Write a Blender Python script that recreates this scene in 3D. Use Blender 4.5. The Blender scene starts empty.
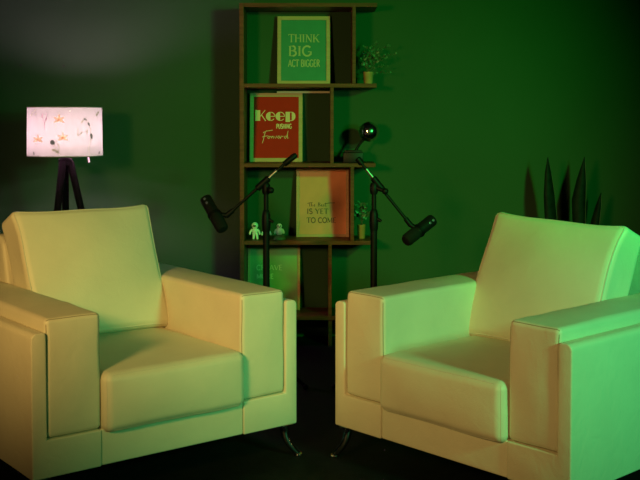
import bpy, bmesh, math, random
from math import sin, cos, pi, radians, tan
from mathutils import Vector, Matrix, noise

random.seed(4)
SC = bpy.context.scene
COL = SC.collection

# ------------------------------------------------------------------ camera figures
F, H, PITCH, SY = 1042.75, 1.1022, 0.0389, -80.58
HORIZ = 240 + SY - F * tan(PITCH)
WALL_Y = 5.25

def X(px, Y): return (px - 320) / F * Y
def Z(py, Y): return H - (py - HORIZ) / F * Y

# ------------------------------------------------------------------ materials
def mat(name, col, rough=0.5, metal=0.0, spec=0.5, noise_scale=None, noise_amt=0.0, bump=0.0, bump_scale=200.0,
        emit=None, emit_s=0.0, coat=0.0):
    m = bpy.data.materials.new(name)
    m.use_nodes = True
    nt = m.node_tree
    b = nt.nodes['Principled BSDF']
    b.inputs['Base Color'].default_value = (*col, 1)
    b.inputs['Roughness'].default_value = rough
    b.inputs['Metallic'].default_value = metal
    b.inputs['Specular IOR Level'].default_value = spec
    b.inputs['Coat Weight'].default_value = coat
    tc = nt.nodes.new('ShaderNodeTexCoord')
    if noise_scale:
        n = nt.nodes.new('ShaderNodeTexNoise')
        n.inputs['Scale'].default_value = noise_scale
        n.inputs['Detail'].default_value = 6
        nt.links.new(tc.outputs['Object'], n.inputs['Vector'])
        r = nt.nodes.new('ShaderNodeValToRGB')
        lo = tuple(c * (1 - noise_amt) for c in col); hi = tuple(min(1, c * (1 + noise_amt)) for c in col)
        r.color_ramp.elements[0].position = 0.3; r.color_ramp.elements[0].color = (*lo, 1)
        r.color_ramp.elements[1].position = 0.7; r.color_ramp.elements[1].color = (*hi, 1)
        nt.links.new(n.outputs['Fac'], r.inputs['Fac'])
        nt.links.new(r.outputs['Color'], b.inputs['Base Color'])
    if bump:
        n2 = nt.nodes.new('ShaderNodeTexNoise')
        n2.inputs['Scale'].default_value = bump_scale
        n2.inputs['Detail'].default_value = 4
        nt.links.new(tc.outputs['Object'], n2.inputs['Vector'])
        bp = nt.nodes.new('ShaderNodeBump')
        bp.inputs['Strength'].default_value = bump
        bp.inputs['Distance'].default_value = 0.002
        nt.links.new(n2.outputs['Fac'], bp.inputs['Height'])
        nt.links.new(bp.outputs['Normal'], b.inputs['Normal'])
    if emit:
        b.inputs['Emission Color'].default_value = (*emit, 1)
        b.inputs['Emission Strength'].default_value = emit_s
    return m

def wood_mat(name, c1, c2, rough=0.45, stretch=(1, 1, 14)):
    m = bpy.data.materials.new(name); m.use_nodes = True
    nt = m.node_tree; b = nt.nodes['Principled BSDF']
    tc = nt.nodes.new('ShaderNodeTexCoord'); mp = nt.nodes.new('ShaderNodeMapping')
    mp.inputs['Scale'].default_value = stretch
    n = nt.nodes.new('ShaderNodeTexNoise'); n.inputs['Scale'].default_value = 5; n.inputs['Detail'].default_value = 8
    n.inputs['Distortion'].default_value = 1.2
    r = nt.nodes.new('ShaderNodeValToRGB')
    r.color_ramp.elements[0].position = 0.35; r.color_ramp.elements[0].color = (*c1, 1)
    r.color_ramp.elements[1].position = 0.68; r.color_ramp.elements[1].color = (*c2, 1)
    nt.links.new(tc.outputs['Object'], mp.inputs['Vector']); nt.links.new(mp.outputs['Vector'], n.inputs['Vector'])
    nt.links.new(n.outputs['Fac'], r.inputs['Fac']); nt.links.new(r.outputs['Color'], b.inputs['Base Color'])
    b.inputs['Roughness'].default_value = rough
    b.inputs['Specular IOR Level'].default_value = 0.12
    return m

M = {}
M['leather'] = mat('cream leather', (0.74, 0.69, 0.54), 0.46, spec=0.4, noise_scale=9, noise_amt=0.035, bump=0.22, bump_scale=260)
M['seam'] = mat('seam thread', (0.34, 0.28, 0.19), 0.7)
M['piping'] = mat('cream piping', (0.70, 0.64, 0.52), 0.5)
def add_soft_creases(m):
    nt = m.node_tree; b = nt.nodes['Principled BSDF']
    fine = b.inputs['Normal'].links[0].from_node
    tc = nt.nodes.new('ShaderNodeTexCoord'); n = nt.nodes.new('ShaderNodeTexNoise')
    n.inputs['Scale'].default_value = 22; n.inputs['Detail'].default_value = 3; n.inputs['Distortion'].default_value = 0.8
    bp = nt.nodes.new('ShaderNodeBump'); bp.inputs['Strength'].default_value = 0.22; bp.inputs['Distance'].default_value = 0.006
    nt.links.new(tc.outputs['Object'], n.inputs['Vector']); nt.links.new(n.outputs['Fac'], bp.inputs['Height'])
    nt.links.new(bp.outputs['Normal'], fine.inputs['Normal'])
add_soft_creases(M['leather'])
M['chrome'] = mat('chrome', (0.55, 0.55, 0.58), 0.10, metal=1)
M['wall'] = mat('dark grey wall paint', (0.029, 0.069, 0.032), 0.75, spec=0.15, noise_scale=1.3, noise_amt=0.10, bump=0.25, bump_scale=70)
M['floor'] = mat('dark floor', (0.006, 0.007, 0.007), 0.6, spec=0.15, noise_scale=25, noise_amt=0.4, bump=0.3, bump_scale=120)
M['wood'] = wood_mat('walnut board', (0.11, 0.030, 0.015), (0.19, 0.055, 0.027))
M['strip'] = mat('pale batten', (0.55, 0.50, 0.40), 0.6)
M['frame'] = wood_mat('pale frame wood', (0.50, 0.27, 0.17), (0.58, 0.32, 0.21), 0.5)
M['frame_back'] = mat('backing board', (0.16, 0.11, 0.07), 0.8)
M['poster_teal'] = mat('teal paper', (0.05, 0.21, 0.15), 0.5, spec=0.15, noise_scale=20, noise_amt=0.05)
M['poster_red'] = mat('red paper', (0.50, 0.012, 0.006), 0.55, spec=0.12, noise_scale=20, noise_amt=0.05)
M['poster_beige'] = mat('beige paper', (0.76, 0.26, 0.15), 0.5, spec=0.15, noise_scale=20, noise_amt=0.04)
M['poster_sage'] = mat('sage paper', (0.20, 0.36, 0.17), 0.5, noise_scale=20, noise_amt=0.05)
M['ink_cream'] = mat('cream ink', (0.78, 0.44, 0.30), 0.5)
M['ink_gold'] = mat('pale yellow ink', (0.46, 0.38, 0.22), 0.5)
M['ink_dark'] = mat('dark brown ink', (0.06, 0.022, 0.012), 0.6)
M['ink_mint'] = mat('pale mint ink', (0.62, 0.66, 0.46), 0.5)
M['black_metal'] = mat('black powder coat', (0.003, 0.003, 0.003), 0.5, spec=0.14)
M['black_plastic'] = mat('black plastic', (0.003, 0.003, 0.004), 0.5, spec=0.14)
M['mic_grille'] = mat('mic foam', (0.006, 0.007, 0.007), 0.85, spec=0.15, bump=0.8, bump_scale=400)
M['mic_body'] = mat('mic body', (0.006, 0.006, 0.006), 0.42, spec=0.25)
M['mic_mark'] = mat('mic switch plate', (0.10, 0.08, 0.16), 0.35)
M['steel'] = mat('brushed steel', (0.30, 0.30, 0.30), 0.45, metal=1)
M['lamp_black'] = mat('lamp black wood', (0.003, 0.003, 0.003), 0.7, spec=0.04)
M['leaf'] = mat('snake plant leaf', (0.005, 0.010, 0.005), 0.6, spec=0.12, noise_scale=30, noise_amt=0.5)
M['leaf_edge'] = mat('leaf margin', (0.05, 0.06, 0.03), 0.5)
M['small_leaf'] = mat('small leaf', (0.05, 0.10, 0.05), 0.4, noise_scale=40, noise_amt=0.4)
M['small_stem'] = mat('small stem', (0.06, 0.07, 0.03), 0.6)
M['pot_dark'] = mat('dark pot', (0.03, 0.03, 0.03), 0.5)
M['pot_tan'] = mat('tan ceramic', (0.42, 0.20, 0.09), 0.5, noise_scale=40, noise_amt=0.15)
M['pot_yellow'] = mat('pale yellow ceramic', (0.34, 0.16, 0.05), 0.45)
M['soil'] = mat('soil', (0.02, 0.015, 0.01), 0.9, bump=1, bump_scale=90)
M['white_toy'] = mat('white resin', (0.78, 0.78, 0.76), 0.35)
M['dark_visor'] = mat('dark visor', (0.02, 0.02, 0.03), 0.1)
M['green_base'] = mat('mossy green base', (0.10, 0.16, 0.06), 0.7)
M['mirror'] = mat('mirror facets', (0.80, 0.78, 0.76), 0.14, metal=1)
M['orn_base'] = mat('dark wine base', (0.014, 0.004, 0.008), 0.5, spec=0.25)
M['bulb'] = mat('lit bulb', (1, 1, 1), 0.4, emit=(1.0, 0.39, 0.76), emit_s=500)
M['nail'] = mat('dark nail', (0.01, 0.01, 0.01), 0.6)

def lamp_fabric(name, dif, tr):
    m = bpy.data.materials.new(name); m.use_nodes = True
    nt = m.node_tree; nt.nodes.remove(nt.nodes['Principled BSDF'])
    out = nt.nodes['Material Output']
    d = nt.nodes.new('ShaderNodeBsdfDiffuse'); d.inputs['Color'].default_value = (*dif, 1)
    t = nt.nodes.new('ShaderNodeBsdfTranslucent'); t.inputs['Color'].default_value = (*tr, 1)
    tc = nt.nodes.new('ShaderNodeTexCoord'); n = nt.nodes.new('ShaderNodeTexNoise')
    n.inputs['Scale'].default_value = 60
    nt.links.new(tc.outputs['Object'], n.inputs['Vector'])
    bp = nt.nodes.new('ShaderNodeBump'); bp.inputs['Strength'].default_value = 0.1
    nt.links.new(n.outputs['Fac'], bp.inputs['Height']); nt.links.new(bp.outputs['Normal'], d.inputs['Normal'])
    a = nt.nodes.new('ShaderNodeAddShader')
    nt.links.new(d.outputs[0], a.inputs[0]); nt.links.new(t.outputs[0], a.inputs[1])
    nt.links.new(a.outputs[0], out.inputs['Surface'])
    return m
M['petal'] = lamp_fabric('peach print', (0.30, 0.18, 0.12), (0.96, 0.72, 0.50))
M['sprig'] = lamp_fabric('grey green print', (0.05, 0.06, 0.05), (0.09, 0.11, 0.09))
M['sprig_pale'] = lamp_fabric('olive print', (0.14, 0.14, 0.09), (0.34, 0.36, 0.25))
M['sprig_rose'] = lamp_fabric('dusty rose print', (0.16, 0.10, 0.12), (0.58, 0.42, 0.48))
M['shade'] = lamp_fabric('pink white lamp fabric', (0.30, 0.27, 0.26), (0.044, 0.074, 0.042))

# ------------------------------------------------------------------ mesh helpers
class MB:
    def __init__(s): s.v, s.f, s.mi = [], [], []
    def add(s, vf, mi=0, mx=None):
        v, f = vf; o = len(s.v)
        s.v += [tuple(mx @ Vector(p)) if mx else tuple(p) for p in v]
        s.f += [tuple(o + i for i in q) for q in f]; s.mi += [mi] * len(f)
        return s
    def build(s, name, mats, parent=None, smooth=True, sharp=40):
        me = bpy.data.meshes.new(name)
        me.from_pydata(s.v, [], s.f); me.validate()
        if not isinstance(mats, (list, tuple)): mats = [mats]
        for m in mats: me.materials.append(m)
        for p, k in zip(me.polygons, s.mi): p.material_index = k
        bm = bmesh.new(); bm.from_mesh(me); bmesh.ops.recalc_face_normals(bm, faces=bm.faces); bm.to_mesh(me); bm.free()
        if smooth:
            me.polygons.foreach_set('use_smooth', [True] * len(me.polygons))
            me.set_sharp_from_angle(angle=radians(sharp))
        o = bpy.data.objects.new(name, me); COL.objects.link(o)
        if parent: o.parent = parent
        return o

def tag(o, label=None, cat=None, group=None, kind=None):
    if label: o['label'] = label
    if cat: o['category'] = cat
    if group: o['group'] = group
    if kind: o['kind'] = kind
    return o

def thing(name, label, cat, loc, rz=0, group=None, rx=0):
    o = bpy.data.objects.new(name, None); COL.objects.link(o)
    o.empty_display_size = 0.05
    o.location = loc; o.rotation_euler = (rx, 0, rz)
    return tag(o, label, cat, group)

def copy_tree(o, parent=None):
    c = o.copy(); COL.objects.link(c)
    if parent: c.parent = parent
    for ch in [q for q in bpy.data.objects if q.parent == o]: copy_tree(ch, c)
    return c

def box(x0, x1, y0, y1, z0, z1, b=0.0015):
    """a box with small chamfered edges"""
    bm = bmesh.new()
    bmesh.ops.create_cube(bm, size=1)
    for v in bm.verts:
        v.co = ((x0 + x1) / 2 + v.co.x * (x1 - x0), (y0 + y1) / 2 + v.co.y * (y1 - y0), (z0 + z1) / 2 + v.co.z * (z1 - z0))
    if b: bmesh.ops.bevel(bm, geom=bm.edges[:], offset=b, segments=2, profile=0.5, affect='EDGES')
    bm.verts.ensure_lookup_table()
    r = ([tuple(v.co) for v in bm.verts], [tuple(v.index for v in f.verts) for f in bm.faces]); bm.free()
    return r

def prism_y(poly, y0, y1, b=0.01, seg=4):
    """polygon in x,z pushed along y with rounded edges"""
    bm = bmesh.new()
    a = [bm.verts.new((x, y0, z)) for x, z in poly]; c = [bm.verts.new((x, y1, z)) for x, z in poly]
    n = len(poly)
    bm.faces.new(a); bm.faces.new(c[::-1])
    for i in range(n): bm.faces.new((a[i], c[i], c[(i + 1) % n], a[(i + 1) % n]))
    bmesh.ops.recalc_face_normals(bm, faces=bm.faces)
    bmesh.ops.bevel(bm, geom=bm.edges[:], offset=b, segments=seg, profile=0.5, affect='EDGES')
    bm.verts.ensure_lookup_table(); bm.verts.index_update()
    r = ([tuple(v.co) for v in bm.verts], [tuple(v.index for v in f.verts) for f in bm.faces]); bm.free()
    return r

def rmap(h, r, bulge, ears=0.0):
    """map a point of a cube's surface to a rounded, crowned box"""
    def f(p):
        q = [max(-(h[i] - r), min(h[i] - r, p[i])) for i in range(3)]
        d = Vector([p[i] - q[i] for i in range(3)])
        v = Vector(q) + d.normalized() * r
        u = [max(-1, min(1, v[i] / h[i])) for i in range(3)]
        for a in range(3):
            b, c = (a + 1) % 3, (a + 2) % 3
            v[a] += bulge[a] * u[a] * (1 - u[b] ** 2) * (1 - u[c] ** 2)
        if ears:
            e = abs(u[0]) ** 5 * abs(u[2]) ** 5
            v[0] += ears * e * (1 if u[0] > 0 else -1); v[2] += ears * e * (1 if u[2] > 0 else -1)
            v[1] *= 1 - 0.30 * e
        return v
    return f

def rbox(size, r, bulge=(0, 0, 0), n=10, k=4, wob=0.0, seed=0.0, wscale=6.0, ears=0.0):
    h = [s / 2 for s in size]
    f = rmap(h, r, bulge, ears)
    ax = []
    for i in range(3):
        inner = h[i] - r
        l = [-inner - r * tan(pi / 4 * j / k) for j in range(k, 0, -1)]
        l += [-inner + 2 * inner * j / n for j in range(n + 1)]
        l += [inner + r * tan(pi / 4 * j / k) for j in range(1, k + 1)]
        ax.append(l)
    idx, V, Fc = {}, [], []
    def vid(p):
        key = tuple(round(c, 6) for c in p)
        if key not in idx:
            v = f(p)
            if wob:
                v = v + Vector(noise.noise_vector(v * wscale + Vector((seed, seed * 2, 0)))) * wob
            idx[key] = len(V); V.append(tuple(v))
        return idx[key]
    for a in range(3):
        b, c = (a + 1) % 3, (a + 2) % 3
        for s in (-1, 1):
            for i in range(len(ax[b]) - 1):
                for j in range(len(ax[c]) - 1):
                    q = []
                    for di, dj in ((0, 0), (1, 0), (1, 1), (0, 1)):
                        p = [0, 0, 0]; p[a] = s * h[a]; p[b] = ax[b][i + di]; p[c] = ax[c][j + dj]
                        q.append(vid(p))
                    if s < 0: q.reverse()
                    Fc.append(tuple(q))
    return V, Fc

def rim_path(size, r, bulge, s=-1, n=14, wob=0.0, seed=0.0, wscale=6.0, out=0.0, ears=0.0):
    """the path round the front (s=-1) or back edge of an rbox, on its fillet"""
    h = [q / 2 for q in size]; f = rmap(h, r, bulge, ears)
    hx, hz, y = h[0], h[2], s * h[1]
    P = []
    for i in range(n): P.append((-hx + 2 * hx * i / n, y, -hz))
    for i in range(n): P.append((hx, y, -hz + 2 * hz * i / n))
    for i in range(n): P.append((hx - 2 * hx * i / n, y, hz))
    for i in range(n): P.append((-hx, y, hz - 2 * hz * i / n))
    R = []
    for p in P:
        v = f(p)
        if wob: v = v + Vector(noise.noise_vector(v * wscale + Vector((seed, seed * 2, 0)))) * wob
        R.append(v + Vector(p).normalized() * out)
    return R

def tube(path, rad, n=8, closed=False, caps=True):
    P = [Vector(p) for p in path]; m = len(P)
    rads = rad if isinstance(rad, (list, tuple)) else [rad] * m
    V, Fc = [], []; ref = None
    for i in range(m):
        if closed: t = (P[(i + 1) % m] - P[i - 1])
        else: t = P[min(i + 1, m - 1)] - P[max(i - 1, 0)]
        t = t.normalized()
        if ref is None:
            ref = Vector((0, 0, 1)) if abs(t.z) < 0.9 else Vector((1, 0, 0))
        a = ref - t * ref.dot(t)
        a = a.normalized() if a.length > 1e-6 else t.orthogonal().normalized()
        ref = a; b = t.cross(a)
        for j in range(n):
            an = 2 * pi * j / n
            V.append(tuple(P[i] + (a * cos(an) + b * sin(an)) * rads[i]))
    for i in range(m if closed else m - 1):
        i2 = (i + 1) % m
        for j in range(n):
            j2 = (j + 1) % n
            Fc.append((i * n + j, i * n + j2, i2 * n + j2, i2 * n + j))
    if caps and not closed:
        Fc.append(tuple(range(n - 1, -1, -1))); Fc.append(tuple((m - 1) * n + j for j in range(n)))
    return V, Fc

def lathe(prof, n=32, closed=False):
    """profile of (radius, z) turned round z"""
    V, Fc = [], []; m = len(prof)
    for r, z in prof:
        for j in range(n):
            V.append((r * cos(2 * pi * j / n), r * sin(2 * pi * j / n), z))
    for i in range(m if closed else m - 1):
        i2 = (i + 1) % m
        for j in range(n):
            j2 = (j + 1) % n
            Fc.append((i * n + j, i * n + j2, i2 * n + j2, i2 * n + j))
    if not closed:
        if prof[0][0] > 1e-5: Fc.append(tuple(range(n - 1, -1, -1)))
        if prof[-1][0] > 1e-5: Fc.append(tuple((m - 1) * n + j for j in range(n)))
    return V, Fc

def ball(c, r, n=16, sc=(1, 1, 1)):
    V, Fc = lathe([(max(1e-6, r * sin(pi * i / n)), -r * cos(pi * i / n)) for i in range(n + 1)], 2 * n)
    return [(c[0] + x * sc[0], c[1] + y * sc[1], c[2] + z * sc[2]) for x, y, z in V], Fc

def along(p0, p1):
    """matrix that carries the z axis onto p0 -> p1"""
    p0, p1 = Vector(p0), Vector(p1)
    return Matrix.Translation(p0) @ Vector((0, 0, 1)).rotation_difference((p1 - p0).normalized()).to_matrix().to_4x4()

# ------------------------------------------------------------------ the setting
def slab(name, x0, x1, y0, y1, z0, z1, m):
    o = MB().add(box(x0, x1, y0, y1, z0, z1, 0)).build(name, m, smooth=False); tag(o, kind='structure'); return o
slab('floor', -4.2, 4.2, -0.8, WALL_Y + 0.1, -0.1, 0, M['floor'])
slab('wall_back', -4.2, 4.2, WALL_Y, WALL_Y + 0.1, 0, 3.2, M['wall'])

# ------------------------------------------------------------------ armchairs
W, D = 0.90, 0.88
PW, AW = 0.0449, 0.1623
ZB, ZT, ZP, ZL, ZS = 0.11, 0.5515, 0.516, 0.2166, 0.386
HI, HB, HW = W / 2 - PW - AW, W / 2 - PW, W / 2

def make_armchair(label, loc, rz):
    t = thing('armchair', label, 'armchair', loc, rz, 'cream armchairs')
    LM, SM, PM = M['leather'], M['seam'], M['piping']
    for s in (-1, 1):
        xi, xo = HB + 0.001, HW
        top = [(xo - 0.017 + 0.017 * cos(a), ZP - 0.017 + 0.017 * sin(a)) for a in [pi / 2 * i / 5 for i in range(6)]]
        top += [(xi + 0.010 - 0.010 * sin(a), ZP - 0.010 + 0.010 * cos(a)) for a in [pi / 2 * i / 4 for i in range(5)]]
        poly = [(HI, ZB), (HW, ZB)] + top + [(xi, ZL - 0.001), (HI, ZL - 0.001)]
        poly = [(s * x, z) for x, z in poly]
        if s < 0: poly.reverse()
        MB().add(prism_y(poly, 0.0, D, 0.0045, 3)).build('side_panel', LM, t, sharp=60)
        size = (AW + 0.004, D - 0.012, ZT - ZL); r = 0.015; bl = (0.003, 0.006, 0.006)
        mx = Matrix.Translation((s * ((HI + HB) / 2 - 0.001), D / 2 + 0.001, (ZT + ZL) / 2))
        a = MB().add(rbox(size, r, bl, 14, 5, 0.0026, 3.1 + s, 9), 0, mx).build('armrest', LM, t)
        MB().add(tube(rim_path(size, r, bl, -1, 16, 0.0026, 3.1 + s, 9, -0.0003), 0.0013, 6, True), 0, mx).build('seam', SM, a)
    # base: front rail, deck and back rail in one padded piece
    MB().add(rbox((2 * HI - 0.0015, D - 0.004, ZL - ZB - 0.002), 0.0045, (0, 0.001, 0), 8, 3), 0,
             Matrix.Translation((0, D / 2 + 0.002, (ZL + ZB) / 2))).build('base_rail', LM, t)
    # seat cushion, its front proud of the rail
    sd = 0.60; size = (2 * HI - 0.006, sd, ZS - ZL + 0.004); r = 0.026; bl = (0.0, 0.012, 0.010)
    mx = Matrix.Translation((0, -0.020 + sd / 2, (ZS + ZL) / 2 - 0.010))
    c = MB().add(rbox(size, r, bl, 16, 5, 0.003, 7.7, 6), 0, mx).build('seat_cushion', LM, t)
    MB().add(tube(rim_path(size, r, bl, -1, 16, 0.003, 7.7, 6, -0.0004), 0.0013, 6, True), 0, mx).build('piping', PM, c)
    # backrest shell leaning behind the cushion
    poly = [(0.62, ZL), (D, ZL), (D, 0.66), (0.865, 0.70), (0.79, 0.705), (0.752, 0.68)]
    V, Fc = prism_y([(y, z) for y, z in poly], -HI + 0.002, HI - 0.002, 0.014, 5)
    V = [(y, x, z) for x, y, z in V]
    MB().add((V, [q[::-1] for q in Fc])).build('backrest', LM, t, sharp=60)
    # back cushion
    size = (0.490, 0.145, 0.432); r = 0.024; bl = (-0.003, 0.034, 0.0)
    lean = radians(23)
    mx = Matrix.Translation((0, size[1] / 2 - 0.004, size[2] / 2))
    c = MB().add(rbox(size, r, bl, 20, 6, 0.006, 1.3, 5, 0.014), 0, mx).build('back_cushion', LM, t)
    c.location = (0, 0.450, 0.397); c.rotation_euler = (-lean, 0, 0)
    MB().add(tube(rim_path(size, r, bl, -1, 24, 0.006, 1.3, 5, 0.0002, 0.014), 0.0023, 6, True), 0, mx).build('piping', PM, c)
    # curved chrome legs
    for sx in (-1, 1):
        for sy in (-1, 1):
            x, y = sx * (HW - 0.028), (0.030 if sy < 0 else D - 0.035)
            p = []
            for i in range(9):
                q = i / 8
                p.append((x + sx * (0.040 * q ** 1.6 - 0.012 * sin(pi * q)), y + sy * 0.020 * q, ZB - 0.004 - (ZB - 0.010) * q))
            m = MB().add(tube(p, [0.015 - 0.006 * i / 8 for i in range(9)], 14))
            m.add(lathe([(0.0, 0), (0.013, 0), (0.015, 0.003), (0.013, 0.007), (0.0, 0.007)], 16), 0, Matrix.Translation((p[-1][0], p[-1][1], 0)))
            m.add(box(x - 0.026, x + 0.026, y - 0.026, y + 0.026, ZB - 0.006, ZB + 0.001, 0.002))
            m.build('leg', M['chrome'], t)
    return t

left_chair = make_armchair('cream leather armchair in front of the tripod lamp, its front glowing green', (-0.4304, 3.0901, 0), 0.6602)
right_chair = copy_tree(left_chair)
right_chair.location = (0.3508, 3.017, 0); right_chair.rotation_euler = (0, 0, -0.8332)
for ch in [q for q in bpy.data.objects if q.parent == right_chair and q.name.startswith('back_cushion')]:
    ch.location = (-0.014, 0.400, 0.384); ch.rotation_euler = (-radians(22.5), radians(1.2), radians(-2)); ch.scale = (1.03, 1, 0.98)
right_chair['label'] = 'cream leather armchair in front of the snake plant, its outer side bright green'

# ------------------------------------------------------------------ bookcase
BY0, BY1 = 5.0, WALL_Y - 0.012
TH = 0.019
def bx(px): return X(px, BY0)
SHELF = [Z(py, BY0) for py in (3.5, 83.6, 163.3, 241.3, 317.5)]   # tops of the five boards
bk = thing('bookcase', 'tall walnut open bookcase with staggered uprights against the back wall', 'bookcase', (bx(307), (BY0 + BY1) / 2, 0))
ox, oy = bk.location.x, bk.location.y
def part(name, x0, x1, y0, y1, z0, z1, m=M['wood'], b=0.0015):
    return MB().add(box(x0 - ox, x1 - ox, y0 - oy, y1 - oy, z0, z1, b)).build(name, m, bk, smooth=False)
LX = bx(239.6)
part('side_panel', LX, LX + TH + 0.002, BY0, BY1, 0, SHELF[0])
ends = (377, 376.5, 375.5, 374, 374)
for zt, e in zip(SHELF, ends):
    part('shelf', LX + TH + 0.002, bx(e), BY0 + 0.001, BY1, zt - TH, zt)
for k, px in enumerate((352.2, 330.2, 350.6, 328.3)):
    part('upright', bx(px), bx(px) + TH - 0.002, BY0 + 0.001, BY1, SHELF[k + 1], SHELF[k] - TH)
part('foot', bx(328.3), bx(328.3) + TH, BY0 + 0.02, BY1, 0, SHELF[4] - TH)
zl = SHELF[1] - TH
part('strip', X(277, 5.22), X(330.5, 5.22), 5.212, 5.224, zl - 0.022, zl - 0.012, M['strip'], 0.001)  # narrow pale strip added below the second board

# ------------------------------------------------------------------ lettering
def arc(cx, cy, rx, ry, a0, a1, n=14):
    return [(cx + rx * cos(radians(a0 + (a1 - a0) * i / n)), cy + ry * sin(radians(a0 + (a1 - a0) * i / n))) for i in range(n + 1)]
# glyph: advance width, [(thick?, polyline)], [serif x positions at foot], [serif at head]
G = {
 'A': (0.86, [(0, [(0.08, 0), (0.42, 1)]), (1, [(0.42, 1), (0.78, 0)]), (0, [(0.2, .34), (0.64, .34)])], [.08, .78], []),
 'B': (0.74, [(1, [(.16, 0), (.16, 1)]), (0, [(.16, 1), (.38, 1)]), (1, arc(.38, .76, .20, .24, 90, -90)), (0, [(.16, .52), (.38, .52)]), (1, arc(.40, .26, .25, .26, 90, -90)), (0, [(.16, 0), (.40, 0)])], [.16], [.16]),
 'C': (0.80, [(1, arc(.44, .5, .36, .5, 45, 315, 22))], [], []),
 'E': (0.68, [(1, [(.16, 0), (.16, 1)]), (0, [(.16, 1), (.58, 1)]), (0, [(.16, .52), (.5, .52)]), (0, [(.16, 0), (.6, 0)])], [.16], [.16]),
 'G': (0.84, [(1, arc(.44, .5, .36, .5, 45, 330, 22)), (1, [(.74, .42), (.74, .1)]), (0, [(.5, .42), (.8, .42)])], [], []),
 'H': (0.88, [(1, [(.16, 0), (.16, 1)]), (1, [(.72, 0), (.72, 1)]), (0, [(.16, .52), (.72, .52)])], [.16, .72], [.16, .72]),
 'I': (0.40, [(1, [(.2, 0), (.2, 1)])], [.2], [.2]),
 'K': (0.84, [(1, [(.16, 0), (.16, 1)]), (0, [(.2, .42), (.7, 1)]), (1, [(.34, .58), (.74, 0)])], [.16, .74], [.16, .7]),
 'M': (1.04, [(0, [(.14, 0), (.14, 1)]), (1, [(.14, 1), (.5, .1)]), (0, [(.5, .1), (.86, 1)]), (1, [(.88, 1), (.88, 0)])], [.14, .88], [.14, .88]),
 'N': (0.90, [(0, [(.16, 0), (.16, 1)]), (1, [(.16, 1), (.74, 0)]), (0, [(.74, 0), (.74, 1)])], [.16], [.14, .74]),
 'O': (0.90, [(1, arc(.45, .5, .37, .5, 0, 360, 28))], [], []),
 'P': (0.70, [(1, [(.16, 0), (.16, 1)]), (0, [(.16, 1), (.38, 1)]), (1, arc(.38, .74, .24, .26, 90, -90)), (0, [(.16, .48), (.38, .48)])], [.16], [.16]),
 'R': (0.80, [(1, [(.16, 0), (.16, 1)]), (0, [(.16, 1), (.38, 1)]), (1, arc(.38, .76, .22, .24, 90, -90)), (0, [(.16, .52), (.38, .52)]), (1, [(.36, .52), (.7, 0)])], [.16, .7], [.16]),
 'S': (0.64, [(1, arc(.32, .75, .22, .25, 30, 270, 14) + arc(.32, .25, .23, .25, 90, -150, 14)[1:])], [], []),
 'T': (0.78, [(1, [(.39, 0), (.39, 1)]), (0, [(.05, 1), (.73, 1)]), (0, [(.05, 1), (.05, .84)]), (0, [(.73, 1), (.73, .84)])], [.39], []),
 'U': (0.86, [(1, [(.16, 1), (.16, .3)] + arc(.43, .3, .27, .3, 180, 360) + [(.70, 1)])], [], [.16, .70]),
 'V': (0.82, [(1, [(.06, 1), (.42, 0)]), (0, [(.42, 0), (.76, 1)])], [], [.08, .74]),
 'Y': (0.82, [(1, [(.06, 1), (.4, .48)]), (0, [(.74, 1), (.4, .48)]), (1, [(.4, .48), (.4, 0)])], [.4], [.08, .72]),
 ' ': (0.40, [], [], []),
}
def ribbon(pts, w):
    V, Fc = [], []
    n = len(pts)
    for i, (x, z) in enumerate(pts):
        a = Vector(pts[max(i - 1, 0)]); b = Vector(pts[min(i + 1, n - 1)])
        d = (b - a).normalized() if (b - a).length > 1e-9 else Vector((1, 0))
        nx, nz = -d.y * w / 2, d.x * w / 2
        V += [(x + nx, 0, z + nz), (x - nx, 0, z - nz)]
    for i in range(n - 1): Fc.append((2 * i, 2 * i + 1, 2 * i + 3, 2 * i + 2))
    return V, Fc
def word(mb, text, x0, z0, height, width, serif=True, thick=0.15, thin=0.06, mx=None):
    """text set into a box: foot line z0, cap height, whole width"""
    tot = sum(G[c][0] for c in text)
    sx = width / tot; x = x0
    for c in text:
        adv, st, fs, hs = G[c]
        for k, pl in st:
            w = (thick if k else thin) * height
            mb.add(ribbon([(x + p[0] * sx, z0 + p[1] * height) for p in pl], w), 0, mx)
        if serif:
            for q in fs: mb.add(ribbon([(x + q * sx - .13 * height, z0 + .02 * height), (x + q * sx + .13 * height, z0 + .02 * height)], .05 * height), 0, mx)
            for q in hs: mb.add(ribbon([(x + q * sx - .13 * height, z0 + .98 * height), (x + q * sx + .13 * height, z0 + .98 * height)], .05 * height), 0, mx)
        x += adv * sx

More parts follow.
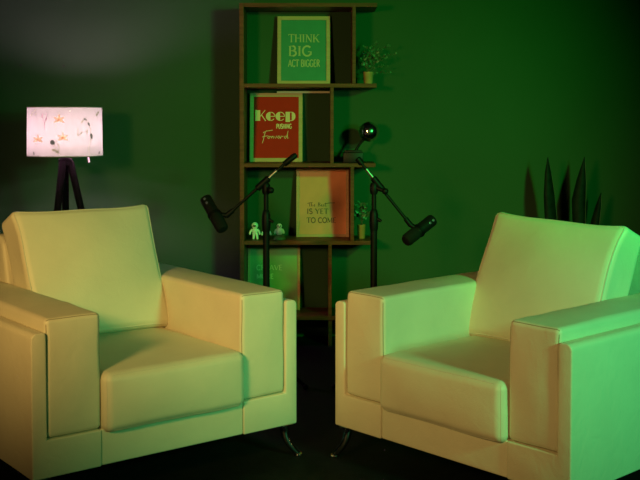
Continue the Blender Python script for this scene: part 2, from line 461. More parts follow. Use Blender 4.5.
FW, FH, FT, FB = 0.262, 0.346, 0.020, 0.019
def framed(label, cx_px, bottom_px_y, shelf_z, paper, Y=5.165, lean=9.0, left=None, border=FB):
    t = thing('framed_poster', label, 'framed poster', (X(cx_px, Y), Y, shelf_z), 0, 'framed posters in the bookcase', rx=-radians(lean))
    m = MB()
    w2 = FW / 2; b = border
    m.add(box(-w2, -w2 + b, 0, FT, 0, FH, 0.0012)); m.add(box(w2 - b, w2, 0, FT, 0, FH, 0.0012))
    m.add(box(-w2 + b, w2 - b, 0, FT, 0, b, 0.0012)); m.add(box(-w2 + b, w2 - b, 0, FT, FH - b, FH, 0.0012))
    m.build('frame', M['frame'], t, smooth=False)
    MB().add(box(-w2 + 0.004, w2 - 0.004, FT - 0.005, FT - 0.001, 0.004, FH - 0.004, 0)).build('backing', M['frame_back'], t, smooth=False)
    MB().add(box(-w2 + b - 0.002, w2 - b + 0.002, 0.006, 0.010, b - 0.002, FH - b + 0.002, 0)).build('poster', M[paper], t, smooth=False)
    k = Y / F
    return t, (lambda px: (px - cx_px) * k), (lambda py: (bottom_px_y - py) * k), Matrix.Translation((0, 0.0054, 0)), k

# THINK BIG
t, ux, uz, mx, k = framed('teal framed poster reading THINK BIG ACT BIGGER on the highest tier', 303.7, 85.9, SHELF[1] + 0.0005, 'poster_teal')
m = MB()
word(m, 'THINK', ux(288), uz(42.5), 8.0 * k, 31.5 * k, thick=.15, thin=.07, mx=mx)
word(m, 'BIG', ux(288), uz(56.5), 10.0 * k, 24 * k, thick=.17, thin=.07, mx=mx)
word(m, 'ACT BIGGER', ux(288), uz(67.5), 7.0 * k, 32 * k, serif=False, thick=.13, thin=.11, mx=mx)
m.build('lettering', M['ink_gold'], t, smooth=False)
# Keep PUSHING Forward
t, ux, uz, mx, k = framed('red framed poster reading Keep PUSHING Forward', 275.9, 163.4, SHELF[2] + 0.0005, 'poster_red')
m = MB()
def fan(pts):
    return [(x, 0, z) for x, z in pts], [tuple(range(len(pts)))]
bz, hc = uz(121.8), 11.0 * k
x0 = ux(254.8)
m.add(fan([(x0, bz), (x0 + 5 * k, bz), (x0 + 5 * k, bz + hc), (x0, bz + hc)]), 0, mx)
m.add(ribbon([(x0 + 5 * k, bz + .42 * hc), (x0 + 10 * k, bz + hc)], .7 * k), 0, mx)
m.add(ribbon([(x0 + 6.2 * k, bz + .55 * hc), (x0 + 10.5 * k, bz)], 1.0 * k), 0, mx)
for cx in (270.3, 280.0):
    c = ux(cx); r = 4.6 * k; cz = bz + r
    m.add(fan([(c - .2 * k + p[0], cz + p[1]) for p in arc(0, 0, r, r, 90, 270, 18)]), 0, mx)
    m.add(ribbon([(c + p[0], cz + p[1]) for p in arc(0, 0, r * .92, r * .92, 90, 0, 12)], .8 * k), 0, mx)
    m.add(ribbon([(c + p[0], cz + p[1]) for p in arc(0, 0, r * .92, r * .92, 270, 325, 8)], .8 * k), 0, mx)
    m.add(ribbon([(c - 1 * k, cz), (c + r, cz)], .8 * k), 0, mx)
c = ux(285.3); r = 4.6 * k; cz = bz + r
m.add(fan([(c, bz - 1.2 * k), (c + 4.4 * k, bz - 1.2 * k), (c + 4.4 * k, bz + 2 * r), (c, bz + 2 * r)]), 0, mx)
m.add(fan([(c + 6.2 * k + p[0], cz + p[1]) for p in arc(0, 0, r * .82, r, 90, -90, 18)]), 0, mx)
m.add(ribbon([(c + 4.2 * k, cz + r * .93), (c + 6.4 * k, cz + r * .93)], .7 * k), 0, mx)
m.add(ribbon([(c + 4.2 * k, cz - r * .93), (c + 6.4 * k, cz - r * .93)], .7 * k), 0, mx)
word(m, 'PUSHING', ux(276), uz(129.6), 4.6 * k, 15.5 * k, serif=False, thick=.19, thin=.15, mx=mx)
S = [  # joined handwriting, in photo-sized units
 [(262, 144.5), (263.2, 141), (264.2, 136), (265.2, 132.8), (266.5, 131.6)],
 [(262.8, 134), (265.5, 132.4), (269, 131.8), (272.5, 131.2)], [(262.2, 138.2), (264.5, 137.4), (267.5, 137)],
 [(268.2, 139.8), (267.4, 138.6), (268.4, 137.2), (269.6, 137.6), (269.4, 139.3), (268.2, 139.8)],
 [(269.4, 138), (270.8, 137.4), (271.2, 139.8), (271.6, 138), (272.8, 137.2)],
 [(272.8, 137.2), (273.2, 139.8), (274.6, 137.6), (275.2, 139.8), (276.6, 137)],
 [(279.6, 137.4), (278.2, 137.2), (277.4, 138.8), (278.4, 139.8), (279.6, 138), (280.2, 139.8)],
 [(280.2, 139.8), (281.2, 137), (282, 138), (283.2, 137.2)],
 [(286.4, 137.6), (284.8, 137.2), (284, 139), (285.2, 139.8), (286.6, 137.6), (288, 131.8), (287.2, 136), (287.4, 139.8), (288.6, 139)],
]
for pl in S: m.add(ribbon([(ux(a), uz(b)) for a, b in pl], .62 * k), 0, mx)
m.build('lettering', M['ink_cream'], t, smooth=False)
# IS YET TO COME
t, ux, uz, mx, k = framed('beige framed poster reading The Best IS YET TO COME', 322.6, 237.4, SHELF[3] + 0.0005, 'poster_beige', border=0.014)
m = MB()
word(m, 'IS YET', ux(306.5), uz(214.0), 5.0 * k, 22 * k, thick=.17, thin=.08, mx=mx)
word(m, 'TO COME', ux(306.5), uz(223.0), 5.0 * k, 30 * k, thick=.17, thin=.08, mx=mx)
S = [[(307.4, 203.6), (310, 203), (312.4, 202.8)], [(309.8, 203), (309.4, 206.6)], [(311.6, 202.8), (311.2, 206.6), (312.2, 204.8), (313, 206.6)],
     [(313.8, 205.6), (315, 205.2), (314.4, 204.6), (313.7, 205.8), (315, 206.6)],
     [(318.6, 202.8), (318.2, 206.6), (320.4, 206), (319.6, 204.8), (318.4, 204.6), (320.2, 203.6), (318.6, 202.8)],
     [(321.2, 205.6), (322.4, 205.2), (321.8, 204.6), (321, 206), (322.4, 206.6)],
     [(324, 204.6), (323.2, 205.2), (324, 206), (323, 206.6)], [(325.6, 203), (325, 206.6), (326.4, 206.2)], [(324.6, 204), (329, 203.2), (335, 203)]]
for pl in S: m.add(ribbon([(ux(a), uz(b)) for a, b in pl], .6 * k), 0, mx)
m.build('lettering', M['ink_dark'], t, smooth=False)
# the lowest one, half hidden by an armchair
t, ux, uz, mx, k = framed('sage green framed poster on the lowest tier, half hidden by an armrest', 273.4, 312, SHELF[4] + 0.0005, 'poster_sage', border=0.012)
m = MB()
word(m, 'CREAVE', ux(255.6), uz(272.0), 5.0 * k, 26.5 * k, thick=.16, thin=.08, mx=mx)
word(m, 'MORE', ux(255.8), uz(280.6), 4.6 * k, 17.5 * k, serif=False, thick=.24, thin=.2, mx=mx)
m.build('lettering', M['ink_mint'], t, smooth=False)

# ------------------------------------------------------------------ microphone stands and microphones
def mic_stand(label, pole_px, pole_top_py, boom_a, boom_b, weight_end, knob_px, low_py, Y=4.3, dy=0.0):
    px0 = X(pole_px, Y)
    t = thing('microphone_stand', label, 'microphone stand', (px0, Y, 0), 0, 'black boom microphone stands')
    L = lambda px, py, d=0.0: (X(px, Y) - px0, d, Z(py, Y))
    zt = Z(pole_top_py, Y); zc = Z(low_py, Y)
    for a in (90, 210, 330):
        c, s = cos(radians(a)), sin(radians(a))
        MB().add(tube([(0.012 * c, 0.012 * s, 0.10), (0.10 * c, 0.10 * s, 0.075), (0.19 * c, 0.19 * s, 0.012)], 0.008, 10)).add(
            ball((0.19 * c, 0.19 * s, 0.012), 0.012, 8)).build('leg', M['black_metal'], t)
    MB().add(lathe([(0, 0.055), (0.018, 0.055), (0.022, 0.07), (0.022, 0.11), (0.016, 0.125), (0, 0.125)], 20)).build('hub', M['black_plastic'], t)
    MB().add(lathe([(0, 0.10), (0.0140, 0.10), (0.0140, zc), (0, zc)], 18)).build('lower_pole', M['black_metal'], t)
    MB().add(lathe([(0, zc - 0.03), (0.0098, zc - 0.03), (0.0098, zt), (0, zt)], 18)).build('upper_pole', M['black_metal'], t)
    MB().add(lathe([(0, zc - 0.045), (0.0150, zc - 0.045), (0.0172, zc - 0.035), (0.0185, zc - 0.01), (0.0175, zc + 0.022), (0.013, zc + 0.042), (0.009, zc + 0.046), (0, zc + 0.046)], 20)).add(
        tube([(0.012, -0.004, zc + 0.005), (0.030, -0.010, zc - 0.005)], [0.008, 0.006], 10)).build('height_clutch', M['black_plastic'], t)
    # boom clutch on the pole top
    m = MB().add(lathe([(0, zt - 0.03), (0.014, zt - 0.03), (0.017, zt - 0.018), (0.017, zt + 0.006), (0.012, zt + 0.016), (0, zt + 0.016)], 20))
    m.add(tube([(0, -0.002, zt), L(*knob_px, -0.022)], [0.010, 0.008], 12)); kx = L(*knob_px, -0.022)
    m.add(ball(kx, 0.0135, 10, (1, 0.9, 1)))
    A, B = Vector(L(*boom_a)), Vector(L(*boom_b)); d = (B - A).normalized()
    cl = A + d * (Vector((0, 0, zt)) - A).dot(d)
    for q in (A, B): q.y += 0
    m.add(tube([cl - d * 0.034, cl - d * 0.03, cl + d * 0.03, cl + d * 0.034], [0.010, 0.014, 0.014, 0.010], 14))
    m.add(tube([(0, 0, zt), cl], 0.012, 12))
    m.build('boom_clutch', M['black_plastic'], t)
    MB().add(tube([A, B], 0.0062, 12)).build('boom_arm', M['black_metal'], t)
    Wt = Vector(L(*weight_end))
    MB().add(tube([A, A + (Wt - A) * 0.05, A + (Wt - A) * 0.9, Wt], [0.010, 0.0125, 0.0125, 0.008], 14)).build('counterweight', M['black_metal'], t)
    u = cl - d * 0.055
    MB().add(tube([u - d * 0.022 + Vector((0, -0.0005, 0.0008)), u + d * 0.022 + Vector((0, -0.0005, 0.0008))], 0.0072, 12)).build('steel_collar', M['steel'], t)['label'] = 'bare steel collar'
    return t

def microphone(label, e0, e1, joint, boom_end, Y=4.3, dy0=0.045, dy1=-0.045):
    c = Vector(((X(e0[0], Y) + X(e1[0], Y)) / 2, Y, (Z(e0[1], Y) + Z(e1[1], Y)) / 2))
    t = thing('microphone', label, 'microphone', tuple(c), 0, 'black broadcast microphones')
    P = lambda px, py, d=0.0: Vector((X(px, Y), Y + d, Z(py, Y))) - c
    a, b = P(*e0, dy0), P(*e1, dy1)
    L = (b - a).length; mx = along(a, b); r = 0.0255
    MB().add(lathe([(0, 0), (r - 0.006, 0), (r - 0.001, 0.004), (r, 0.010), (r, L * 0.60), (r - 0.002, L * 0.61), (0, L * 0.61)], 28), 0, mx).build('body', M['mic_body'], t)
    MB().add(lathe([(0, L * 0.61), (r + 0.0005, L * 0.61), (r + 0.0015, L * 0.64), (r + 0.001, L * 0.93), (r - 0.004, L * 0.985), (r - 0.014, L), (0, L)], 28), 0, mx).build('windscreen', M['mic_grille'], t)
    m = MB()
    for q in (0.10, 0.22):
        p = a + (b - a) * q
        nrm = Vector((0, -1, 0)); ax = (b - a).normalized(); nrm = (nrm - ax * nrm.dot(ax)).normalized()
        s = p + nrm * (r - 0.001)
        m.add(lathe([(0, 0), (0.0055, 0), (0.0055, 0.0016), (0.004, 0.0022), (0, 0.0022)], 14), 0, along(s, s + nrm))
    m.build('switch', M['mic_mark'], t)
    # yoke: a ring band on the body and a bracket up to the boom
    mid = a + (b - a) * 0.52
    ring = MB().add(lathe([(r + 0.0002, L * 0.49), (r + 0.0035, L * 0.49), (r + 0.0035, L * 0.55), (r + 0.0002, L * 0.55)], 28, True), 0, mx)
    j = P(*joint); be = P(*boom_end)
    dj = (j - mid).normalized()
    ring.add(tube([mid + dj * (r - 0.002), j], [0.011, 0.010], 12))
    ring.add(tube([j - (be - j).normalized() * 0.004, be + (be - j).normalized() * 0.006], [0.0115, 0.0100], 14))
    ring.build('yoke', M['black_plastic'], t)
    return t

mic_stand('black boom microphone stand in front of the white figurines', 266.0, 187, (284, 164.5), (229.5, 213.2), (296.5, 154.3), (271, 190), 221)
microphone('black microphone hanging beside the bookcase side panel, nearest the floral lamp', (203.6, 198.8), (224, 229.4), (226.5, 215.5), (231.5, 211.4))
mic_stand('black boom microphone stand in front of the open bookcase edge, nearest the mirrored ball', 374.0, 187, (362, 164), (405.5, 218.5), (357.2, 158), (385, 191), 220)
microphone('black microphone hanging on the boom against bare green wall', (434.6, 220.6), (404.6, 240.6), (410.5, 224.8), (406.6, 219.8))

# ------------------------------------------------------------------ tripod lamp
LY = 4.75
lx = X(65, LY)
lamp = thing('tripod_lamp', 'lit tripod lamp with floral drum shade behind the armchair', 'lamp', (lx, LY, 0))
zs0, zs1 = Z(155.6, LY), Z(107.4, LY); rt, rb = 36.4 * LY / F, 37.0 * LY / F
sh = MB()
n = 64
prof = [(rb, zs0), (rt, zs1)]
V, Fc = [], []
for r, z in prof:
    for j in range(n): V.append((r * cos(2 * pi * j / n), r * sin(2 * pi * j / n), z))
for j in range(n): Fc.append((j, (j + 1) % n, n + (j + 1) % n, n + j))
sh.add((V, Fc), 0)
def on_shade(px, py, lift=0.0006):
    """a spot of the printed fabric, given where it shows on the drum"""
    z = Z(py, LY - rb); f = (z - zs0) / (zs1 - zs0); r = rb + (rt - rb) * f
    s = max(-0.99, min(0.99, (px - 65) / 36.9))
    th = math.asin(s) - math.atan2(lx, LY); r += lift
    return (r * sin(th), -r * cos(th), z)
def blob(cx, cy, a, b, ang, mi, n=10, lift=0.0006):
    c, s = cos(radians(ang)), sin(radians(ang)); pts = []
    for i in range(n):
        t_ = 2 * pi * i / n
        u = a * cos(t_); v = b * sin(t_) * (1 - 0.35 * cos(t_))
        pts.append(on_shade(cx + u * c - v * s, cy - (u * s + v * c), lift))
    sh.add((pts, [tuple(range(n))]), mi)
def stroke(pts, w, mi, lift=0.0005):
    V, Fc = [], []
    for i, p in enumerate(pts):
        a = Vector(pts[max(i - 1, 0)]); b = Vector(pts[min(i + 1, len(pts) - 1)]); d = (b - a).normalized()
        V += [on_shade(p[0] - d.y * w / 2, p[1] + d.x * w / 2, lift), on_shade(p[0] + d.y * w / 2, p[1] - d.x * w / 2, lift)]
    for i in range(len(pts) - 1): Fc.append((2 * i, 2 * i + 1, 2 * i + 3, 2 * i + 2))
    sh.add((V, Fc), mi)
def flower(cx, cy, r, mi=1):
    for a_ in (90, 150, 30, 205, -25): blob(cx + r * .55 * cos(radians(a_)), cy - r * .55 * sin(radians(a_)), r * .62, r * .21, a_, mi)
    blob(cx, cy, r * .25, r * .2, 0, 3, lift=0.0008)
    stroke([(cx, cy - r * .6), (cx + .2, cy - r * 1.5)], .5, 3)
flower(59.5, 120, 5.2); flower(63, 138, 5.0); flower(39.5, 140, 4.6)
stroke([(57, 124), (56, 128)], .5, 3); stroke([(38, 143), (37.5, 146)], .5, 3)
stroke([(46.2, 130), (45.6, 123), (43.4, 115)], .6, 4); stroke([(45.7, 123), (47.6, 117), (47.4, 113)], .6, 4)
blob(43.6, 115.5, 2.2, .7, 75, 4); blob(47.4, 119, 1.8, .7, 65, 4)
for (a_, b_, g_) in ((34.4, 112.5, 40), (36.8, 110.2, 60), (33.2, 114.8, 20), (37.4, 114, 50)): blob(a_, b_, 1.5, .6, g_, 3)
blob(53.2, 142.2, 2.7, 2.2, 100, 2); blob(54.8, 150.2, 2.6, 1.2, -10, 3); blob(57.6, 152, 1.9, 1.0, 40, 3)
stroke([(53.6, 144), (55.8, 147), (59, 153), (59.8, 155)], .7, 3); stroke([(56.8, 142), (59.2, 146), (59.2, 151)], .8, 3)
stroke([(82.6, 118), (86.6, 121.6), (88.6, 126), (90, 133), (89.4, 140), (87.4, 147), (87.6, 154)], .5, 3)
blob(84.6, 119.4, 2.0, .9, -35, 2); blob(88, 124.4, 2.2, 1.0, -60, 2); blob(90.2, 136.6, 3.0, 1.2, -80, 2)
blob(81.6, 121.4, 2.0, .7, 50, 3); stroke([(76.6, 135.5), (77.6, 131), (77, 128)], .6, 3); blob(80.2, 133.4, 2.2, .6, 70, 3); blob(77.4, 134.6, 1.4, .6, 120, 3)
blob(86.2, 131, 2.6, .6, 85, 3); blob(97.4, 112.4, 2.0, .8, 60, 3); blob(95.6, 114.6, 1.4, .7, 110, 3); blob(70, 111, 1.0, .5, 20, 1)
blob(35.5, 153.6, 1.9, .8, 100, 2); blob(97.8, 153.6, 1.6, .8, 70, 2)
shade = sh.build('lamp_shade', [M['shade'], M['petal'], M['sprig'], M['sprig_pale'], M['sprig_rose']], lamp, sharp=50)
for r, z in prof: MB().add(tube([(r * cos(2 * pi * j / 64), r * sin(2 * pi * j / 64), z) for j in range(64)], 0.0022, 6, True)).build('shade_ring', M['shade'], shade)
rims = MB()
for a in (0, 120, 240):
    c, s = cos(radians(a)), sin(radians(a)); rims.add(tube([(0.018 * c, 0.018 * s, zs0 + 0.015), (rb * c, rb * s, zs0 + 0.004)], 0.0016, 6))
rims.build('shade_spider', M['black_metal'], shade)
zh = Z(161, LY)
MB().add(lathe([(0, zh - 0.02), (0.026, zh - 0.02), (0.030, zh - 0.012), (0.030, zh + 0.008), (0.018, zh + 0.016), (0.018, zs0 + 0.045), (0, zs0 + 0.045)], 24)).build('socket', M['lamp_black'], lamp)
zb_ = (zs0 + zs1) / 2 + 0.01
MB().add(lathe([(0, zb_ - 0.062), (0.046, zb_ - 0.062), (0.046, zb_ - 0.058), (0, zb_ - 0.058)], 28)).build('bulb_baffle', M['lamp_black'], lamp)  # unseen disc added under the bulb to keep its light off the legs
MB().add(ball((0, 0, zb_), 0.030, 14, (1, 1, 1.12))).add(lathe([(0, zs0 + 0.04), (0.014, zs0 + 0.04), (0.016, zb_ - 0.02), (0, zb_ - 0.02)], 16)).build('bulb', M['bulb'], lamp)
for a in (-4, 104, 254):
    c, s = cos(radians(a)), sin(radians(a))
    top = Vector((0.022 * c, 0.022 * s, zh)); foot = Vector((0.23 * c, 0.23 * s, 0.0))
    mxl = along(top, foot); Lg = (foot - top).length
    MB().add(lathe([(0, 0), (0.012, 0), (0.0165, 0.01), (0.0135, Lg - 0.01), (0.012, Lg - 0.004), (0, Lg - 0.004)], 16), 0, mxl).build('leg', M['lamp_black'], lamp)
px = (90.5 - 65) / F * LY
MB().add(tube([(px, -0.06, zs0 + 0.03), (px + 0.002, -0.06, zs0 - 0.004)], 0.0012, 6)).add(
    tube([(px + 0.002, -0.06, zs0 - 0.002), (px + 0.007, -0.06, zs0 - 0.028)], [0.003, 0.0042], 10)).build('pull_switch', M['white_toy'], lamp)['label'] = 'white pull switch'

# ------------------------------------------------------------------ snake plant
PY = 5.06
pcx = X(573, PY)
pl = thing('snake_plant', 'dark snake plant with upright pointed leaves behind the armchair', 'plant', (pcx, PY, 0))
MB().add(lathe([(0, 0), (0.075, 0), (0.10, 0.22), (0.108, 0.225), (0.108, 0.245), (0.098, 0.245), (0.094, 0.22), (0, 0.22)], 28)).build('pot', M['pot_dark'], pl)
MB().add(lathe([(0, 0.219), (0.0935, 0.219), (0.06, 0.226), (0, 0.228)], 20)).build('soil', M['soil'], pl)
def leaf(base, pts, wmax, yaw, dy, edge=0.006):
    """pts: (px, py, half width px) from foot to tip in the leaf's own distance"""
    n = len(pts); c, s = cos(yaw), sin(yaw)
    V, Fc, E1 = [], [], []
    for i, (px, py, hw) in enumerate(pts):
        cx, cz = X(px, PY) - pcx, Z(py, PY); hw = hw / F * PY
        cy = base + dy * (i / (n - 1))
        V += [(cx - hw * c, cy - hw * s + 0.004, cz), (cx - hw * .5 * c, cy - hw * .5 * s - hw * .22, cz), (cx, cy - hw * 0.30, cz), (cx + hw * .5 * c, cy + hw * .5 * s - hw * .22, cz), (cx + hw * c, cy + hw * s + 0.004, cz)]
    nn = len(V)
    V += [(x, y + 0.0035, z) for x, y, z in V]
    for i in range(n - 1):
        for j in range(4):
            a = i * 5 + j
            Fc.append((a, a + 1, a + 6, a + 5)); Fc.append((nn + a, nn + a + 5, nn + a + 6, nn + a + 1))
        for j in (0, 4):
            a = i * 5 + j; Fc.append((a, a + 5, nn + a + 5, nn + a))
    m = MB().add((V, Fc))
    R = [V[i * 5 + 4] for i in range(n)]
    m.add(tube([(x, y, z) for x, y, z in R], 0.0016, 6), 1)
    return m.build('leaf', [M['leaf'], M['leaf_edge']], pl, sharp=70)
zf = HORIZ + (H - 0.22) * F / PY
leaf(-0.02, [(563, zf, 3.5), (556, 270, 6), (551, 225, 6.8), (548.5, 195, 6), (547, 172, 3.4), (546.4, 157, .3)], .04, .25, -0.02)
leaf(0.0, [(574, zf, 3.5), (578, 265, 6), (580, 225, 6.2), (579.6, 200, 6.9), (582, 180, 4.6), (585, 157, .3)], .04, -.15, 0.0)
leaf(0.02, [(583, zf, 3), (592, 262, 5), (597.5, 222, 4.2), (600.5, 206, 2.6), (603.2, 193, .3)], .03, -.3, 0.0)
leaf(0.05, [(577, zf, 3), (572, 275, 5), (570, 245, 4.5), (569.5, 224, .3)], .03, .4, 0.02)
leaf(-0.055, [(568, zf, 3), (562, 285, 5), (560, 255, 4), (560.5, 232, .3)], .03, .1, -0.02)

# ------------------------------------------------------------------ small things on the shelves
def pot_plant(label, cx, z0, pot_r, pot_h, pot_m, sprays, Y=5.09, leaf_s=0.016, seed=1, name='potted_plant'):
    rnd = random.Random(seed)
    t = thing(name, label, 'plant', (X(cx, Y), Y, z0 + 0.0005))
    MB().add(lathe([(0, 0), (pot_r * .78, 0), (pot_r * .86, 0.003), (pot_r, pot_h * .9), (pot_r * 1.04, pot_h * .92), (pot_r * 1.04, pot_h), (pot_r * .9, pot_h), (pot_r * .86, pot_h * .88), (0, pot_h * .88)], 24)).build('pot', M[pot_m], t)
    st, lf = MB(), MB()
    for (tx, tz, ty, nl) in sprays:
        p0 = Vector((rnd.uniform(-.3, .3) * pot_r, rnd.uniform(-.3, .3) * pot_r, pot_h * .86)); p2 = Vector((tx, ty, tz))
        p1 = Vector((p0.x * .6 + p2.x * .35, (p0.y + p2.y) / 2, max(p0.z, p2.z) * .55 + p2.z * .5))
        C = [p0 * (1 - q) ** 2 + p1 * 2 * q * (1 - q) + p2 * q * q for q in [i / 8 for i in range(9)]]
        st.add(tube(C, 0.0009, 5))
        for i in range(nl):
            q = 0.25 + 0.75 * (i + 1) / nl
            c = p0 * (1 - q) ** 2 + p1 * 2 * q * (1 - q) + p2 * q * q
            d = Vector((rnd.uniform(-1, 1), rnd.uniform(-1, .4), rnd.uniform(-.3, .9))).normalized()
            s = leaf_s * rnd.uniform(.7, 1.25); side = d.cross(Vector((rnd.uniform(-.3, .3), -1, .4))).normalized() * s * .36
            up = d.cross(side).normalized() * s * .10
            pts = [c, c + d * s * .45 + side + up, c + d * s, c + d * s * .45 - side + up, c + d * s * .5 - up * .4]
            lf.add(([tuple(p) for p in pts], [(0, 1, 4), (1, 2, 4), (2, 3, 4), (3, 0, 4)]))
    st.build('stems', M['small_stem'], t); lf.build('foliage', M['small_leaf'], t, sharp=80)
    return t
R = random.Random(8)
Q = 5.09 / F
sp = [((R.uniform(-9, 10)) * Q, (83 - R.uniform(46, 66)) * Q, R.uniform(-.05, .04), 7) for _ in range(13)]
sp += [(12 * Q, 23 * Q, -.03, 8), (17 * Q, 26 * Q, -.02, 8), (20 * Q, 18 * Q, -.03, 8), (23 * Q, 11 * Q, -.02, 8), (27 * Q, 29 * Q, -.05, 8), (10 * Q, 40 * Q, -.02, 7), (22 * Q, 37 * Q, -.02, 7)]
pot_plant('bushy little plant in a tan pot level with the teal poster', 368.2, SHELF[1], 5.0 * Q, 12 * Q, 'pot_tan', sp, seed=3)
sp = [((R.uniform(-6, 6)) * Q, (241 - R.uniform(205, 222)) * Q, R.uniform(-.03, .03), 6) for _ in range(9)]
pot_plant('tiny plant in a pale yellow pot beside the beige poster, behind the microphone stand', 361.6, SHELF[3], 4.2 * Q, 14 * Q, 'pot_yellow', sp, Y=5.10, leaf_s=0.022, seed=5)

# mirrored ball ornament
OY = 5.07
o = thing('ornament', 'mirrored ball ornament on a dark wine-coloured base', 'ornament', (X(354, OY), OY, SHELF[2] + 0.0005))
q = OY / F
MB().add(box(-11 * q, 9 * q, -.035, .035, 0, 10.5 * q, .004)).add(box(-9.5 * q, 7.5 * q, -.03, .03, 10.5 * q, 12.5 * q, .003)).build('base', M['orn_base'], o)
MB().add(tube([(2 * q, 0, 12 * q), (4 * q, 0, 16 * q), (7 * q, 0, 20 * q), (10 * q, 0, 24 * q)], [.008, .006, .006, .009], 12)).build('stem', M['black_metal'], o)
nb = 24
V, Fc = lathe([(max(1e-6, 10.2 * q * sin(pi * i / nb)), -10.2 * q * cos(pi * i / nb)) for i in range(nb + 1)], 40)
MB().add((V, Fc), 0, Matrix.Translation((15 * q, 0, 31 * q))).build('mirrored_ball', M['mirror'], o, smooth=False)

# figurines
FY = 5.06; q = FY / F
def figurine(name, label, px):
    return thing(name, label, 'figurine', (X(px, FY), FY, SHELF[3] + 0.0005), 0, 'white figurines on the shelf')
def spaceman(label, px, lean=0.0, s=1.0):
    t = figurine('figurine', label, px); u = q * s
    m = MB().add(ball((0, 0, 8.6 * u), 3.0 * u, 12, (1, .85, 1.15)))
    for sx in (-1, 1):
        m.add(tube([(sx * 1.3 * u, 0, 6.4 * u), (sx * 1.7 * u + lean * u, -.2 * u, 3.4 * u), (sx * 1.9 * u + lean * u, -.3 * u, .9 * u)], [1.5 * u, 1.3 * u, 1.15 * u], 10))
        m.add(ball((sx * 1.9 * u + lean * u, -.8 * u, .85 * u), 1.4 * u, 8, (.9, 1.4, .6)))
        m.add(tube([(sx * 2.4 * u, 0, 10.2 * u), (sx * 4.3 * u, -.4 * u, 8.2 * u), (sx * 4.9 * u, -1.4 * u, 6.2 * u)], [1.2 * u, 1.05 * u, .95 * u], 10))
        m.add(ball((sx * 4.9 * u, -1.5 * u, 5.8 * u), 1.1 * u, 8))
    m.add(rbox((4 * u, 1.8 * u, 4.2 * u), .6 * u, (0, 0, 0), 2, 2), 0, Matrix.Translation((0, 2.6 * u, 9.2 * u)))
    m.build('body', M['white_toy'], t)
    h = MB().add(ball((0, 0, 14.0 * u), 3.4 * u, 14)).build('helmet', M['white_toy'], t)
    MB().add(ball((0, -1.35 * u, 13.9 * u), 2.45 * u, 12, (1, .9, .8))).build('visor', M['dark_visor'], h)
    return t
spaceman('small white spaceman figurine nearest the bookcase side panel', 254.6, .6, 1.0)
spaceman('small white spaceman figurine standing directly behind the microphone pole', 266.2, 0, .88)
t = figurine('figurine', 'small white bird-like figurine on a mossy green base', 279.2)
MB().add(lathe([(0, 0), (6.2 * q, 0), (6.4 * q, 1.2 * q), (5.4 * q, 3.2 * q), (3.4 * q, 4.6 * q), (0, 5.0 * q)], 24)).build('base', M['green_base'], t)
m = MB().add(ball((0, 0, 8.2 * q), 4.0 * q, 14, (1, .85, 1.0))).add(ball((0, -.3 * q, 13.4 * q), 2.7 * q, 12))
for sx in (-1, 1): m.add(tube([(sx * 3.0 * q, 0, 10 * q), (sx * 4.6 * q, -.6 * q, 7.2 * q), (sx * 4.4 * q, -1 * q, 5.6 * q)], [1.2 * q, 1.0 * q, .4 * q], 8))
m.build('body', M['white_toy'], t)
m = MB()
for sx in (-1, 1): m.add(ball((sx * 1.1 * q, -2.6 * q, 13.7 * q), .75 * q, 8, (1, .5, 1)))
m.add(lathe([(.8 * q, 0), (0.001 * q, 1.6 * q)], 8), 0, along((0, -2.7 * q, 12.7 * q), (0, -4 * q, 12.5 * q)))
m.build('face', M['dark_visor'], t)

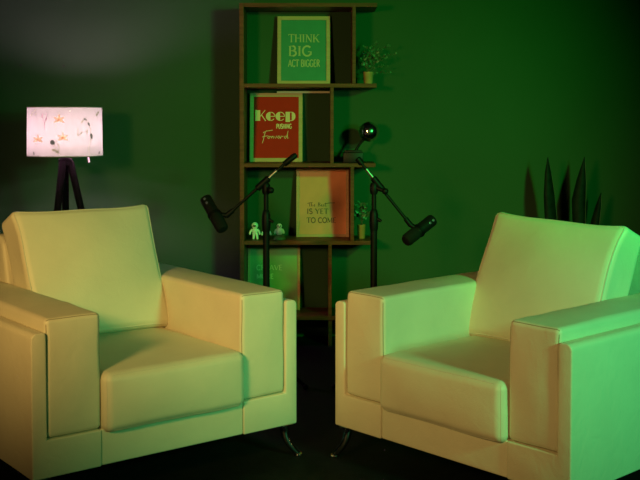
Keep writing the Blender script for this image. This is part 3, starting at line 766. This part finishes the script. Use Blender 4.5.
# two nails in the wall above the lamp
for px, py, lb in ((22.5, 65.5, 'small dark nail in the grey wall, far from the bookcase'), (65, 66.2, 'small dark nail in the grey wall straight above the lamp')):
    o = MB().add(lathe([(0, 0), (.0022, 0), (.0022, .016), (.0055, .016), (.0055, .019), (0, .0195)], 12), 0,
                 Matrix.Rotation(pi / 2, 4, 'X')).build('wall_nail', M['nail'])
    o.location = (X(px, WALL_Y), WALL_Y + .001, Z(py, WALL_Y)); tag(o, lb, 'nail', 'nails in the wall')

# ------------------------------------------------------------------ lights
def aim(o, target):
    o.rotation_euler = (Vector(target) - Vector(o.location)).to_track_quat('-Z', 'Y').to_euler()
def spot(name, loc, target, energy, col, size, blend, radius):
    l = bpy.data.lights.new(name, 'SPOT'); l.energy = energy; l.color = col
    l.spot_size = radians(size); l.spot_blend = blend; l.shadow_soft_size = radius
    o = bpy.data.objects.new(name, l); COL.objects.link(o); o.location = loc; aim(o, target); return o
WARM_POS = Vector((-1.35, 0.9, 1.40))
spot('green_wall_light', (1.90, 1.55, 1.80), (0.26, WALL_Y, 1.00), 310, (0.012, 1.0, 0.06), 46, 1.0, 0.09)
spot('green_stage_light', (1.95, 1.00, 1.40), (0.76, 3.1, 0.74), 195, (0.12, 1.0, 0.32), 58, 1.0, 0.14)
spot('warm_stage_light', WARM_POS, (-0.62, 3.6, 0.88), 200, (1.0, 0.62, 0.17), 46, 1.0, 0.20)
spot('warm_seat_light', WARM_POS + Vector((0.30, -0.05, 0)), (0.22, 3.05, 0.50), 112, (1.0, 0.64, 0.19), 40, 1.0, 0.20)
w = bpy.data.worlds.new('World'); SC.world = w; w.use_nodes = True
w.node_tree.nodes['Background'].inputs[0].default_value = (0.5, 0.6, 0.5, 1)
w.node_tree.nodes['Background'].inputs[1].default_value = 0.004

# ------------------------------------------------------------------ camera
cam = bpy.data.cameras.new('camera'); co = bpy.data.objects.new('camera', cam); COL.objects.link(co)
cam.sensor_width = 36; cam.sensor_fit = 'HORIZONTAL'; cam.lens = F / 640 * 36
cam.shift_y = SY / 640
co.location = (0, 0, H); co.rotation_euler = (pi / 2 - PITCH, 0, 0)
SC.camera = co

SC.view_settings.view_transform = 'Standard'
SC.view_settings.look = 'None'
SC.view_settings.exposure = 0
SC.view_settings.gamma = 1
SC.view_settings.use_curve_mapping = False
